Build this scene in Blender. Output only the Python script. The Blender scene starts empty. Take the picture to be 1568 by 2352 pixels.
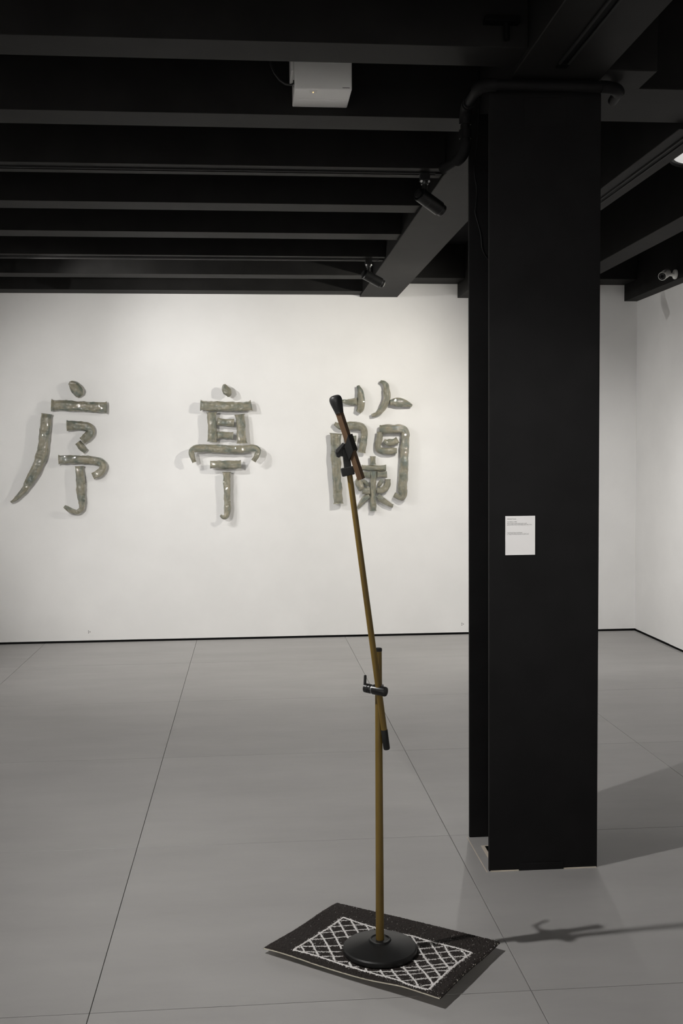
import bpy, bmesh, math, random
from mathutils import Vector, Matrix, noise
random.seed(7)

# ------------------------------------------------------------------ camera, world, exposure
scene = bpy.context.scene
col = scene.collection
F_PX, YAW, PITCH, ROLL, CAM_H = 2431.0, .0858, .0535, .0075, 1.48
_fw = Vector((math.sin(YAW)*math.cos(PITCH), math.cos(YAW)*math.cos(PITCH), -math.sin(PITCH)))
_r0 = Vector((math.cos(YAW), -math.sin(YAW), 0)); _d0 = _fw.cross(_r0)
_r = _r0*math.cos(ROLL) + _d0*math.sin(ROLL)
_d = -_r0*math.sin(ROLL) + _d0*math.cos(ROLL)
EYE = Vector((0, 0, CAM_H))
cd = bpy.data.cameras.new('camera'); cam = bpy.data.objects.new('camera', cd); col.objects.link(cam)
cd.sensor_fit = 'VERTICAL'; cd.sensor_height = 36; cd.sensor_width = 24
cd.lens = F_PX/2352*36; cd.clip_start = .05; cd.clip_end = 60
cam.matrix_world = Matrix(((_r.x, -_d.x, -_fw.x, 0), (_r.y, -_d.y, -_fw.y, 0), (_r.z, -_d.z, -_fw.z, CAM_H), (0, 0, 0, 1)))
scene.camera = cam
world = bpy.data.worlds.new('world'); scene.world = world; world.use_nodes = True
world.node_tree.nodes['Background'].inputs[0].default_value = (.5, .5, .5, 1)
world.node_tree.nodes['Background'].inputs[1].default_value = .0
scene.view_settings.view_transform = 'Standard'; scene.view_settings.look = 'None'
scene.view_settings.gamma = 1; scene.view_settings.use_curve_mapping = False
scene.view_settings.exposure = 0.0

# lamp powers (W), used by the spotlights and added fill lamps further down
P_WALL_L, P_WALL_R, P_WALL_L2, P_WALL_R2 = 74, 104, 196, 125
P_STAND, P_SIDE1, P_SIDE2, P_FILL_HALL, P_CARD = 168, 210, 20, 440, 98
P_FILL_FLOOR_L, P_FILL_FLOOR_R, P_FILL_FLOOR_W, P_FILL_LEFTWALL = 105, 42, 95, 140
WARM = (1.0, .98, .95)
WARMER = (1.0, .955, .865)

# ------------------------------------------------------------------ measuring helpers
def ray(x, y): return _r*((x-784)/F_PX) + _d*((y-1176)/F_PX) + _fw
def atY(x, y, Y): d = ray(x, y); return EYE + d*(Y/d.y)
def atZ(x, y, Z): d = ray(x, y); return EYE + d*((Z-CAM_H)/d.z)
def atX(x, y, X): d = ray(x, y); return EYE + d*(X/d.x)

WALL_Y, WALL_X, LEFT_X, BACK_Y = 8.54, 3.187, -4.6, -1.9
CEIL_Z, JOIST_Z = 3.12, 2.766

# ------------------------------------------------------------------ materials
def srgb(r, g, b):
    f = lambda c: (c/255/12.92) if c <= 10 else ((c/255+.055)/1.055)**2.4
    return (f(r), f(g), f(b), 1)
def lin(v, t=(1, 1, 1)): return (v*t[0], v*t[1], v*t[2], 1)
def new_mat(name, color, rough=.6, spec=.5, metal=0, coat=0, emit=None, estr=0):
    m = bpy.data.materials.new(name); m.use_nodes = True
    b = m.node_tree.nodes['Principled BSDF']
    b.inputs['Base Color'].default_value = color
    b.inputs['Roughness'].default_value = rough
    b.inputs['Specular IOR Level'].default_value = spec
    b.inputs['Metallic'].default_value = metal
    b.inputs['Coat Weight'].default_value = coat
    b.inputs['Coat Roughness'].default_value = .05
    if emit: b.inputs['Emission Color'].default_value = emit; b.inputs['Emission Strength'].default_value = estr
    return m
def nd(m, t, **kw):
    n = m.node_tree.nodes.new(t)
    for k, v in kw.items(): setattr(n, k, v)
    return n
def mix_noise(m, c1, c2, scale, detail=4, stretch=(1, 1, 1), coord='Object', lo=.35, hi=.65, bump=0, bscale=None, rough=.55):
    """base colour = noise between c1 and c2, optional bump from a second noise"""
    nt = m.node_tree; b = nt.nodes['Principled BSDF']
    tc = nd(m, 'ShaderNodeTexCoord'); mp = nd(m, 'ShaderNodeMapping'); mp.inputs['Scale'].default_value = stretch
    nt.links.new(tc.outputs[coord], mp.inputs['Vector'])
    nz = nd(m, 'ShaderNodeTexNoise'); nz.inputs['Scale'].default_value = scale; nz.inputs['Detail'].default_value = detail
    nz.inputs['Roughness'].default_value = rough
    nt.links.new(mp.outputs[0], nz.inputs['Vector'])
    cr = nd(m, 'ShaderNodeValToRGB'); e = cr.color_ramp.elements
    e[0].position = lo; e[1].position = hi; e[0].color = c1; e[1].color = c2
    nt.links.new(nz.outputs['Fac'], cr.inputs['Fac']); nt.links.new(cr.outputs['Color'], b.inputs['Base Color'])
    if bump:
        n2 = nd(m, 'ShaderNodeTexNoise'); n2.inputs['Scale'].default_value = bscale or scale*4; n2.inputs['Detail'].default_value = 5
        nt.links.new(mp.outputs[0], n2.inputs['Vector'])
        bp = nd(m, 'ShaderNodeBump'); bp.inputs['Strength'].default_value = bump; bp.inputs['Distance'].default_value = .002
        nt.links.new(n2.outputs['Fac'], bp.inputs['Height']); nt.links.new(bp.outputs['Normal'], b.inputs['Normal'])
    return m

M = {}
M['wall'] = mix_noise(new_mat('white wall paint', lin(.8), .75, .3), lin(.80, (1, .992, .98)), lin(.83, (1, .992, .98)), 3, bump=.05, bscale=160)
M['gap'] = new_mat('black skirting gap', lin(.006), .8, .2)
M['joist'] = mix_noise(new_mat('black ceiling paint', lin(.014), .5, .038), lin(.014, (1, .97, .94)), lin(.018, (1, .97, .94)), 6, bump=.08, bscale=90)
M['slab'] = mix_noise(new_mat('black slab paint', lin(.015), .85, .1), lin(.010, (.97, .97, 1.05)), lin(.014, (.97, .97, 1.05)), 6)
M['column'] = mix_noise(new_mat('black column paint', lin(.02), .6, .12), lin(.0065, (1, .965, 1)), lin(.0085, (1, .965, 1)), 9, bump=.06, bscale=120)
M['blackmetal'] = new_mat('black powder coat', lin(.008), .38, .45)
M['blackplastic'] = new_mat('black plastic', lin(.009, (1, .98, 1)), .32, .5)
M['rubber'] = new_mat('black rubber', lin(.0085), .55, .4)
M['slot'] = new_mat('track slot black', lin(.004), .6, .05)
M['rail'] = new_mat('track rail grey', lin(.022), .55, .08)
M['screw'] = new_mat('bright screw', lin(.75), .3, .6, metal=.6)
M['chrome'] = new_mat('worn chrome', lin(.4), .35, .5, metal=1)
M['fixture'] = new_mat('white fixture plastic', lin(.82, (1, .99, .97)), .5, .4)
M['fixdark'] = new_mat('grey print', lin(.12), .6)
M['led'] = new_mat('amber led', (1, .6, .2, 1), .4, emit=(1, .62, .25, 1), estr=1.5)
M['lens'] = new_mat('lit lamp lens', (1, .97, .9, 1), .2, emit=(1, .95, .86, 1), estr=6)
M['opal'] = new_mat('opal diffuser', lin(.8), .35, emit=(1, .99, .96, 1), estr=.42)
M['cctv'] = new_mat('white camera housing', lin(.72, (1, .99, .96)), .35, .5)
M['glassdark'] = new_mat('dark camera glass', lin(.008), .12, .6)
M['paper'] = new_mat('white label card', lin(.80, (1, .985, .98)), .6, .3)
M['ink'] = new_mat('black ink', lin(.05), .7)
M['wood_square'] = mix_noise(new_mat('brown match stick wood', lin(.1), .5, .3), (.085, .049, .026, 1), (.112, .066, .036, 1), 14, stretch=(6, 6, .5), bump=.15)
M['pole'] = mix_noise(new_mat('mustard brass pole', (.2, .12, .03, 1), .42, .45), (.115, .070, .011, 1), (.185, .118, .022, 1), 9, stretch=(3, 3, .35), lo=.3, hi=.7, bump=.1)
M['basemetal'] = mix_noise(new_mat('black cast base', lin(.01), .42, .4), lin(.006), lin(.009), 30, bump=.1, bscale=300)
M['backing'] = new_mat('cream backing board', (.62, .58, .48, 1), .6, .3)
M['powder'] = mix_noise(new_mat('white powder', lin(.75), .9, .1), lin(.68, (1, .97, .95)), lin(.82, (1, .97, .96)), 300)
M['concrete'] = new_mat('pale cut edge', (.55, .49, .42, 1), .9, .1)
M['under'] = new_mat('dark tile joint', lin(.10, (1, .96, .92)), .9, .1)

# granular black mat surface
g = mix_noise(new_mat('black granular surface', lin(.01), .7, .35), (.0075, .0055, .0048, 1), (.028, .019, .015, 1), 260, detail=3, lo=.35, hi=.75, bump=.9, bscale=420)
M['grit'] = g
# floor tile: mottled grey, streaked along X, slightly different per tile
m = new_mat('grey stone tile', lin(.3), .45, .45); nt = m.node_tree; b = nt.nodes['Principled BSDF']
tc = nd(m, 'ShaderNodeTexCoord'); geo = nd(m, 'ShaderNodeNewGeometry')
mp = nd(m, 'ShaderNodeMapping'); mp.inputs['Scale'].default_value = (1.1, 3.2, 1)
oi = nd(m, 'ShaderNodeObjectInfo'); va = nd(m, 'ShaderNodeVectorMath', operation='ADD'); sc = nd(m, 'ShaderNodeMath', operation='MULTIPLY')
sc.inputs[1].default_value = 40
nt.links.new(oi.outputs['Random'], sc.inputs[0]); nt.links.new(geo.outputs['Position'], va.inputs[0]); nt.links.new(sc.outputs[0], va.inputs[1])
nt.links.new(va.outputs[0], mp.inputs['Vector'])
n1 = nd(m, 'ShaderNodeTexNoise'); n1.inputs['Scale'].default_value = 1.5; n1.inputs['Detail'].default_value = 8; n1.inputs['Roughness'].default_value = .62
nt.links.new(mp.outputs[0], n1.inputs['Vector'])
cr = nd(m, 'ShaderNodeValToRGB'); e = cr.color_ramp.elements
e[0].position = .25; e[1].position = .75; e[0].color = lin(.325, (1, .972, .955)); e[1].color = lin(.385, (1, .975, .958))
nt.links.new(n1.outputs['Fac'], cr.inputs['Fac'])
hv = nd(m, 'ShaderNodeHueSaturation'); mr = nd(m, 'ShaderNodeMapRange'); mr.inputs['To Min'].default_value = .97; mr.inputs['To Max'].default_value = 1.03
nt.links.new(oi.outputs['Random'], mr.inputs['Value']); nt.links.new(mr.outputs[0], hv.inputs['Value']); nt.links.new(cr.outputs['Color'], hv.inputs['Color'])
nt.links.new(hv.outputs['Color'], b.inputs['Base Color'])
n2 = nd(m, 'ShaderNodeTexNoise'); n2.inputs['Scale'].default_value = 60; n2.inputs['Detail'].default_value = 4; nt.links.new(geo.outputs['Position'], n2.inputs['Vector'])
bp = nd(m, 'ShaderNodeBump'); bp.inputs['Strength'].default_value = .08; bp.inputs['Distance'].default_value = .001
nt.links.new(n2.outputs['Fac'], bp.inputs['Height']); nt.links.new(bp.outputs['Normal'], b.inputs['Normal'])
M['tile'] = m
# celadon glaze: streaks run along each stroke (UV: u = length, v = around)
m = new_mat('celadon glaze', (.3, .28, .2, 1), .5, .3, coat=1); nt = m.node_tree; b = nt.nodes['Principled BSDF']; b.inputs['Coat Roughness'].default_value = .065; b.inputs['Coat IOR'].default_value = 2.0
uv = nd(m, 'ShaderNodeUVMap'); oi = nd(m, 'ShaderNodeObjectInfo')
sc = nd(m, 'ShaderNodeMath', operation='MULTIPLY'); sc.inputs[1].default_value = 50; nt.links.new(oi.outputs['Random'], sc.inputs[0])
va = nd(m, 'ShaderNodeVectorMath', operation='ADD'); nt.links.new(uv.outputs['UV'], va.inputs[0]); nt.links.new(sc.outputs[0], va.inputs[1])
def stretched(sx, sy, det, rg):
    mp = nd(m, 'ShaderNodeMapping'); mp.inputs['Scale'].default_value = (sx, sy, 1); nt.links.new(va.outputs[0], mp.inputs['Vector'])
    n = nd(m, 'ShaderNodeTexNoise'); n.inputs['Scale'].default_value = 1; n.inputs['Detail'].default_value = det; n.inputs['Roughness'].default_value = rg
    nt.links.new(mp.outputs[0], n.inputs['Vector']); return n
na = stretched(7, 70, 5, .6); nb = stretched(11, 22, 3, .5)
ra = nd(m, 'ShaderNodeValToRGB'); e = ra.color_ramp.elements
e[0].position = .3; e[1].position = .68; e[0].color = (.165, .165, .124, 1); e[1].color = (.305, .275, .195, 1)
rb = nd(m, 'ShaderNodeValToRGB'); e = rb.color_ramp.elements
e[0].position = .46; e[1].position = .68; e[0].color = (0, 0, 0, 1); e[1].color = (.85, .85, .85, 1)
nt.links.new(na.outputs['Fac'], ra.inputs['Fac']); nt.links.new(nb.outputs['Fac'], rb.inputs['Fac'])
mx = nd(m, 'ShaderNodeMixRGB'); nt.links.new(rb.outputs['Color'], mx.inputs['Fac']); nt.links.new(ra.outputs['Color'], mx.inputs['Color1'])
mx.inputs['Color2'].default_value = (.095, .125, .108, 1); nt.links.new(mx.outputs['Color'], b.inputs['Base Color'])
bp = nd(m, 'ShaderNodeBump'); bp.inputs['Strength'].default_value = .35; bp.inputs['Distance'].default_value = .003
nt.links.new(na.outputs['Fac'], bp.inputs['Height']); nt.links.new(bp.outputs['Normal'], b.inputs['Normal'])
tcg = nd(m, 'ShaderNodeNewGeometry'); nc = nd(m, 'ShaderNodeTexNoise'); nc.inputs['Scale'].default_value = 24; nc.inputs['Detail'].default_value = 1
nt.links.new(tcg.outputs['Position'], nc.inputs['Vector'])
bc_ = nd(m, 'ShaderNodeBump'); bc_.inputs['Strength'].default_value = 1; bc_.inputs['Distance'].default_value = .030
nt.links.new(nc.outputs['Fac'], bc_.inputs['Height']); nt.links.new(bc_.outputs['Normal'], b.inputs['Coat Normal'])
M['celadon'] = m
# fine woven net on the match head
m = new_mat('black foam with net', lin(.012), .45, .4); nt = m.node_tree; b = nt.nodes['Principled BSDF']
uv = nd(m, 'ShaderNodeUVMap'); mp = nd(m, 'ShaderNodeMapping'); mp.inputs['Scale'].default_value = (40, 26, 1); nt.links.new(uv.outputs['UV'], mp.inputs['Vector'])
bk = nd(m, 'ShaderNodeTexBrick'); bk.offset = 0; bk.inputs['Scale'].default_value = 1; bk.inputs['Brick Width'].default_value = 1; bk.inputs['Row Height'].default_value = 1
bk.inputs['Mortar Size'].default_value = .16; bk.inputs['Color1'].default_value = bk.inputs['Color2'].default_value = lin(.009); bk.inputs['Mortar'].default_value = lin(.03)
nt.links.new(mp.outputs[0], bk.inputs['Vector']); nt.links.new(bk.outputs['Color'], b.inputs['Base Color'])
bp = nd(m, 'ShaderNodeBump'); bp.inputs['Strength'].default_value = .8; bp.inputs['Distance'].default_value = .001
nt.links.new(bk.outputs['Fac'], bp.inputs['Height']); nt.links.new(bp.outputs['Normal'], b.inputs['Normal'])
M['net'] = m

# ------------------------------------------------------------------ mesh helpers
class MB:
    def __init__(s): s.v = []; s.f = []; s.uv = []
    def add(s, vs, fs, uvs=None):
        o = len(s.v); s.v += [tuple(p) for p in vs]; s.f += [tuple(i+o for i in f) for f in fs]
        s.uv += list(uvs) if uvs else [(0, 0)]*len(vs); return s
    def box(s, x0, x1, y0, y1, z0, z1, T=None):
        vs = [Vector(p) for p in ((x0, y0, z0), (x1, y0, z0), (x1, y1, z0), (x0, y1, z0), (x0, y0, z1), (x1, y0, z1), (x1, y1, z1), (x0, y1, z1))]
        if T: vs = [T @ p for p in vs]
        return s.add(vs, [(0, 3, 2, 1), (4, 5, 6, 7), (0, 1, 5, 4), (1, 2, 6, 5), (2, 3, 7, 6), (3, 0, 4, 7)])
    def tube(s, path, radii, n=16, caps=True, closed_sq=None):
        P = [Vector(p) for p in path]
        if not isinstance(radii, (list, tuple)): radii = [radii]*len(P)
        vs = []; fs = []; uvs = []
        up = None; L = 0
        for i, p in enumerate(P):
            t = (P[min(i+1, len(P)-1)] - P[max(i-1, 0)]).normalized()
            if up is None:
                up = Vector((0, 0, 1)) if abs(t.z) < .9 else Vector((0, 1, 0))
            a = (up - t*up.dot(t)).normalized(); bb = t.cross(a); up = a
            if i: L += (P[i]-P[i-1]).length
            for k in range(n):
                th = 2*math.pi*(k+.5)/n
                vs.append(p + (a*math.cos(th) + bb*math.sin(th))*radii[i]); uvs.append((k/n, L))
        for i in range(len(P)-1):
            for k in range(n):
                k2 = (k+1) % n
                fs.append((i*n+k, i*n+k2, (i+1)*n+k2, (i+1)*n+k))
        if caps:
            fs.append(tuple(range(n))[::-1]); fs.append(tuple((len(P)-1)*n+k for k in range(n)))
        return s.add(vs, fs, uvs)
    def lathe(s, prof, T=None, n=40):
        """prof: (radius, height) from bottom to top round local Z"""
        vs = []; fs = []; uvs = []
        for i, (r, z) in enumerate(prof):
            for k in range(n):
                th = 2*math.pi*k/n; p = Vector((r*math.cos(th), r*math.sin(th), z)); vs.append(T @ p if T else p); uvs.append((k/n, i/(len(prof)-1)))
        for i in range(len(prof)-1):
            for k in range(n):
                k2 = (k+1) % n; fs.append((i*n+k, i*n+k2, (i+1)*n+k2, (i+1)*n+k))
        fs.append(tuple(range(n))[::-1]); fs.append(tuple((len(prof)-1)*n+k for k in range(n)))
        return s.add(vs, fs, uvs)
    def prism(s, pts, d0, d1, T=None):
        """pts: polygon in local XZ, extruded along local Y"""
        n = len(pts)
        vs = [Vector((x, d0, z)) for x, z in pts] + [Vector((x, d1, z)) for x, z in pts]
        if T: vs = [T @ p for p in vs]
        fs = [tuple(range(n)), tuple(range(2*n-1, n-1, -1))] + [(i, i+n, (i+1) % n+n, (i+1) % n) for i in range(n)]
        return s.add(vs, fs)
    def mesh(s, name, mat, smooth=False, bevel=0, segs=2):
        me = bpy.data.meshes.new(name); me.from_pydata(s.v, [], s.f)
        if smooth or any(u != (0, 0) for u in s.uv):
            ul = me.uv_layers.new(name='UVMap')
            for lp in me.loops: ul.data[lp.index].uv = s.uv[lp.vertex_index]
        bm = bmesh.new(); bm.from_mesh(me); bmesh.ops.recalc_face_normals(bm, faces=bm.faces)
        if bevel: bmesh.ops.bevel(bm, geom=bm.edges[:], offset=bevel, segments=segs, affect='EDGES', profile=.7)
        bm.to_mesh(me); bm.free()
        me.materials.append(mat)
        if smooth:
            me.polygons.foreach_set('use_smooth', [True]*len(me.polygons))
            try: me.set_sharp_from_angle(angle=math.radians(smooth if smooth > 1 else 40))
            except Exception: pass
        return me
    def build(s, name, mat, parent=None, smooth=False, bevel=0, segs=2):
        return link(name, s.mesh(name, mat, smooth, bevel, segs), parent)
def link(name, data, parent=None):
    o = bpy.data.objects.new(name, data); col.objects.link(o)
    if parent:
        o.parent = parent; o.matrix_parent_inverse = world_of(parent).inverted()
    return o
def world_of(o):
    m = o.matrix_basis.copy()
    if o.parent: m = world_of(o.parent) @ o.matrix_parent_inverse @ m
    return m
def tag(o, label, cat, group=None):
    o['label'] = label; o['category'] = cat
    if group: o['group'] = group
    return o
def empty(name, loc, label=None, cat=None, group=None):
    o = bpy.data.objects.new(name, None); col.objects.link(o); o.location = loc; o.empty_display_size = .05
    if label: tag(o, label, cat, group)
    return o
def struct(o, label=None):
    o['kind'] = 'structure'
    if label: o['label'] = label
    return o
def frame(origin, zaxis, xhint=(0, 0, 1)):
    z = Vector(zaxis).normalized(); x = Vector(xhint); x = (x - z*x.dot(z)).normalized(); y = z.cross(x)
    return Matrix(((x.x, y.x, z.x, origin[0]), (x.y, y.y, z.y, origin[1]), (x.z, y.z, z.z, origin[2]), (0, 0, 0, 1)))
def copy_tree(o, parent=None):
    c = o.copy(); col.objects.link(c)
    if parent: c.parent = parent
    for ch in list(o.children): copy_tree(ch, c)
    return c

# ------------------------------------------------------------------ the setting
floor = struct(MB().box(LEFT_X-.1, WALL_X+.1, BACK_Y-.1, WALL_Y+.1, -.12, -.010).build('floor', M['under']), 'grey stone tiled floor')
TILE, GAP = 1.2, .0022
sx0, sy0 = -.4437, 6.394
xs = sorted([sx0+TILE*k for k in range(-4, 5)]); ys = sorted([sy0+TILE*k for k in range(-9, 3)])
tile_cache = {}
for i in range(len(xs)-1):
    for j in range(len(ys)-1):
        x0, x1 = max(xs[i]+GAP/2, LEFT_X), min(xs[i+1]-GAP/2, WALL_X); y0, y1 = max(ys[j]+GAP/2, BACK_Y), min(ys[j+1]-GAP/2, WALL_Y)
        if x1-x0 < .02 or y1-y0 < .02: continue
        key = (round(x1-x0, 3), round(y1-y0, 3))
        if key not in tile_cache:
            hx, hy = (x1-x0)/2, (y1-y0)/2
            tile_cache[key] = MB().box(-hx, hx, -hy, hy, -.010, 0).mesh('floor_tile', M['tile'], bevel=.0007, segs=1)
        t = link('floor_tile', tile_cache[key], floor); t.location = ((x0+x1)/2, (y0+y1)/2, 0)
# pale cut line left of the column and the cut-out round its base plate
MB().box(.818, .8215, 3.62, 3.97, -.001, .0006).build('cut_line', M['concrete'], floor)
MB().box(.866, .99, 3.752, 3.868, -.001, .0010).build('cutout_shade', M['slot'], floor)  # flat dark plate stands in for the shade inside the open cut-out
MB().box(.853, .866, 3.745, 3.874, -.001, .0014).box(.866, .99, 3.868, 3.874, -.001, .0014).box(.866, .99, 3.745, 3.752, -.001, .0014).build('cutout_rim', M['concrete'], floor)

GAPZ = .017
wall_b = struct(MB().box(LEFT_X-.1, WALL_X+.1, WALL_Y, WALL_Y+.12, GAPZ, CEIL_Z).build('wall_back', M['wall']), 'white painted gallery wall at the back')
struct(MB().box(LEFT_X, WALL_X, WALL_Y+.012, WALL_Y+.11, -.004, GAPZ).build('baseboard_back', M['gap']))
wall_r = struct(MB().box(WALL_X, WALL_X+.12, 7.80, WALL_Y, GAPZ, CEIL_Z).build('wall_right', M['wall']), 'white panelled wall on the right')
MB().box(WALL_X-.003, WALL_X+.117, 4.2, 7.797, GAPZ, CEIL_Z).build('wall_panel', M['wall'], wall_r)
MB().box(WALL_X-.003, WALL_X+.117, .6, 4.197, GAPZ, CEIL_Z).build('wall_panel', M['wall'], wall_r)
MB().box(WALL_X-.003, WALL_X+.117, BACK_Y, .597, GAPZ, CEIL_Z).build('wall_panel', M['wall'], wall_r)
struct(MB().box(WALL_X+.012, WALL_X+.11, BACK_Y, WALL_Y, -.004, GAPZ).build('baseboard_right', M['gap']))
struct(MB().box(LEFT_X-.12, LEFT_X, BACK_Y, WALL_Y, 0, CEIL_Z).build('wall_left', M['wall']), 'white wall on the left')
struct(MB().box(LEFT_X-.12, WALL_X+.12, BACK_Y-.12, BACK_Y, 0, CEIL_Z).build('wall_front', M['wall']), 'white wall behind the viewer')
for hx, hy in ((205, 1451.5), (1062, 1433.5)):          # two clusters of three drilled holes low on the wall
    for dx, dy in ((-1.6, -2), (1.8, 0), (-1.6, 2)):
        p = atY(hx+dx, hy+dy, WALL_Y)
        MB().lathe([(.0038, -.001), (.0038, .0012)], frame(p, (0, -1, 0)), 10).build('drilled_hole', M['fixdark'], wall_b)

ceiling = struct(MB().box(LEFT_X-.1, WALL_X+.1, BACK_Y-.1, WALL_Y+.1, CEIL_Z, CEIL_Z+.15).build('ceiling', M['slab']), 'black painted ceiling slab with joists')
BX0, BX1, BEAM_Z = .895, 1.20, 2.749
JY = [(3.366+.7085*k, 3.534+.7085*k) for k in range(-9, 8)]
JY = [(a, b) if i < 16 else (8.345, WALL_Y) for i, (a, b) in enumerate(JY)]
for a, b_ in JY:
    MB().box(LEFT_X, BX0, a, b_, JOIST_Z, CEIL_Z).build('joist', M['joist'], ceiling, bevel=.002, segs=1)
MB().box(BX0, BX1, BACK_Y, WALL_Y, BEAM_Z, CEIL_Z).build('main_beam', M['joist'], ceiling, bevel=.003, segs=1)
CB = (3.715, 4.085)
MB().box(BX1, WALL_X, CB[0], CB[1], 2.768, CEIL_Z).build('cross_beam', M['joist'], ceiling, bevel=.003, segs=1)
MB().box(BX1, 1.372, 3.50, CB[0], 2.752, CEIL_Z).build('beam_haunch', M['joist'], ceiling, bevel=.003, segs=1)
RJ = [(1.69, 1.84, 2.745), (2.365, 2.525, 2.768), (3.077, WALL_X, 2.726)]
for a, b_, z in RJ:
    MB().box(a, b_, CB[1], WALL_Y, z, CEIL_Z).build('joist', M['joist'], ceiling, bevel=.002, segs=1)
for a, b_ in ((BX1, 1.69), (1.84, 2.365), (2.525, 3.077)):
    MB().box(a, b_, 8.25, WALL_Y, 2.857, CEIL_Z).build('wall_strip', M['joist'], ceiling, bevel=.002, segs=1)
for a, b_ in ((1.69, 1.84), (2.365, 2.525)):
    MB().box(a, b_, BACK_Y, CB[0], 2.85, CEIL_Z).build('joist', M['joist'], ceiling, bevel=.002, segs=1)

# ------------------------------------------------------------------ steel column
CX0, CX1, CY0, CY1, TFL = .829, 1.221, 3.628, 3.982, .017
colm = empty('steel_column', ((CX0+CX1)/2, (CY0+CY1)/2, 0), 'black painted H-section steel column standing on the tiled floor', 'column')
MB().box(CX0, CX1, CY0, CY0+TFL, 0, BEAM_Z).build('front_flange', M['column'], colm, bevel=.002, segs=2)
MB().box(CX0, CX1, CY1-TFL, CY1, 0, BEAM_Z).build('rear_flange', M['column'], colm, bevel=.002, segs=2)
MB().box(1.018, 1.032, CY0+TFL, CY1-TFL, 0, BEAM_Z).build('web', M['column'], colm)
MB().box(.935, 1.098, CY0-.005, CY0-.0005, 0, .026).build('base_patch', M['column'], colm, bevel=.0015, segs=1)
MB().box(CX0+.004, .935, CY0-.006, CY0-.0005, 0, .003).box(1.098, CX1-.004, CY0-.006, CY0-.0005, 0, .003).build('sealant_edge', M['concrete'], colm)
MB().box(.95, 1.10, CY0-.003, CY0-.0005, 2.60, 2.70).build('cover_plate', M['column'], colm, bevel=.001, segs=1)

# exhibit label on the column
a, b_, c = atY(1160, 1185.5, CY0), atY(1228, 1185, CY0), atY(1159.5, 1275, CY0)
lw, lh = b_.x-a.x, a.z-c.z
lab = empty('exhibit_label', (a.x+lw/2, CY0, a.z-lh), 'white exhibit caption card with small black text on the black column', 'label')
MB().box(a.x, a.x+lw, CY0-.0030, CY0-.0002, a.z-lh, a.z).build('card', M['paper'], lab)
def text_mesh(name, body, size, origin, parent, mat, axes=((1, 0, 0), (0, 0, 1))):
    cu = bpy.data.curves.new(name, 'FONT'); cu.body = body; cu.size = size; cu.resolution_u = 2
    to = bpy.data.objects.new(name+'_tmp', cu); col.objects.link(to)
    dg = bpy.context.evaluated_depsgraph_get(); me = bpy.data.meshes.new_from_object(to.evaluated_get(dg))
    bpy.data.objects.remove(to); bpy.data.curves.remove(cu)
    ax, ay = Vector(axes[0]), Vector(axes[1])
    wd = max((v.co.x for v in me.vertices), default=1)
    for v in me.vertices: v.co = Vector(origin) + ax*v.co.x + ay*v.co.y
    me.materials.clear(); me.materials.append(mat)
    return link(name, me, parent), wd
def px_line(body, zx, zy, wpx):      # pixel coords of the card zoom (110 px over 1568)
    k = 110/1568; p = atY(1140+zx*k, 1170+zy*k, CY0)
    width = wpx*k*CY0/F_PX
    o, wd = text_mesh('caption_line', body, .0052, (p.x, CY0-.0033, p.z), lab, M['ink'])
    s = width/wd
    for v in o.data.vertices: v.co.x = p.x + (v.co.x-p.x)*s
for body, zx, zy, w in (('Abhishek Tuiwala', 340, 330, 300), ('The Platform, 2024', 340, 425, 325),
                        ('Black marble, wood, acrylic paint, sand,', 340, 474, 665), ('glass powder, brass, found object, 60 x 24 x 15 in', 340, 520, 830),
                        ('Community Open Call Finalist', 340, 780, 515), ('Li Tang Community Interview via QR Code', 340, 827, 730)):
    px_line(body, zx, zy, w)

# ------------------------------------------------------------------ lighting tracks and spotlights
def track(p0, p1, label, wid=.036):
    p0, p1 = Vector(p0), Vector(p1); d = (p1-p0).normalized(); n = Vector((-d.y, d.x, 0))
    L = (p1-p0).length; T = Matrix.Translation(p0) @ Matrix(((d.x, n.x, 0, 0), (d.y, n.y, 0, 0), (0, 0, 1, 0), (0, 0, 0, 1)))
    t = empty('lighting_track', p0, label, 'track', 'lighting tracks under the ceiling beams')
    MB().box(0, L, -wid/2, -wid/2+.007, -.006, 0, T).build('rail_lip', M['rail'], t)
    MB().box(0, L, wid/2-.007, wid/2, -.006, 0, T).build('rail_lip', M['rail'], t)
    MB().box(0, L, -wid/2+.007, wid/2-.007, -.002, 0, T).build('slot', M['slot'], t)
    MB().box(L, L+.03, -wid/2, wid/2, -.007, 0, T).build('end_cap', M['slot'], t)
    return t
JC = [(a+b_)/2 for a, b_ in JY]      # index 9 is the first joist in view
track((LEFT_X, JC[8], JOIST_Z), (.80, JC[8], JOIST_Z), 'black lighting track under a joist nearer than the emergency light')
track((LEFT_X, JC[11], JOIST_Z), (.86, JC[11], JOIST_Z), 'black lighting track carrying the nearer, larger spotlight left of the column')
track((LEFT_X, JC[14], JOIST_Z), (.86, JC[14], JOIST_Z), 'black lighting track carrying the farther, smaller spotlight by the back wall')
track((1.765, CB[1]+.02, 2.745), (1.765, 8.0, 2.745), 'black lighting track under the joist right of the column')
track((1.033, -2.5, BEAM_Z), (1.033, 3.44, BEAM_Z), 'black lighting track under the main beam above the column front')
track((LEFT_X, JC[5], JOIST_Z), (.80, JC[5], JOIST_Z), 'black lighting track under a joist above the viewer')

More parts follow.
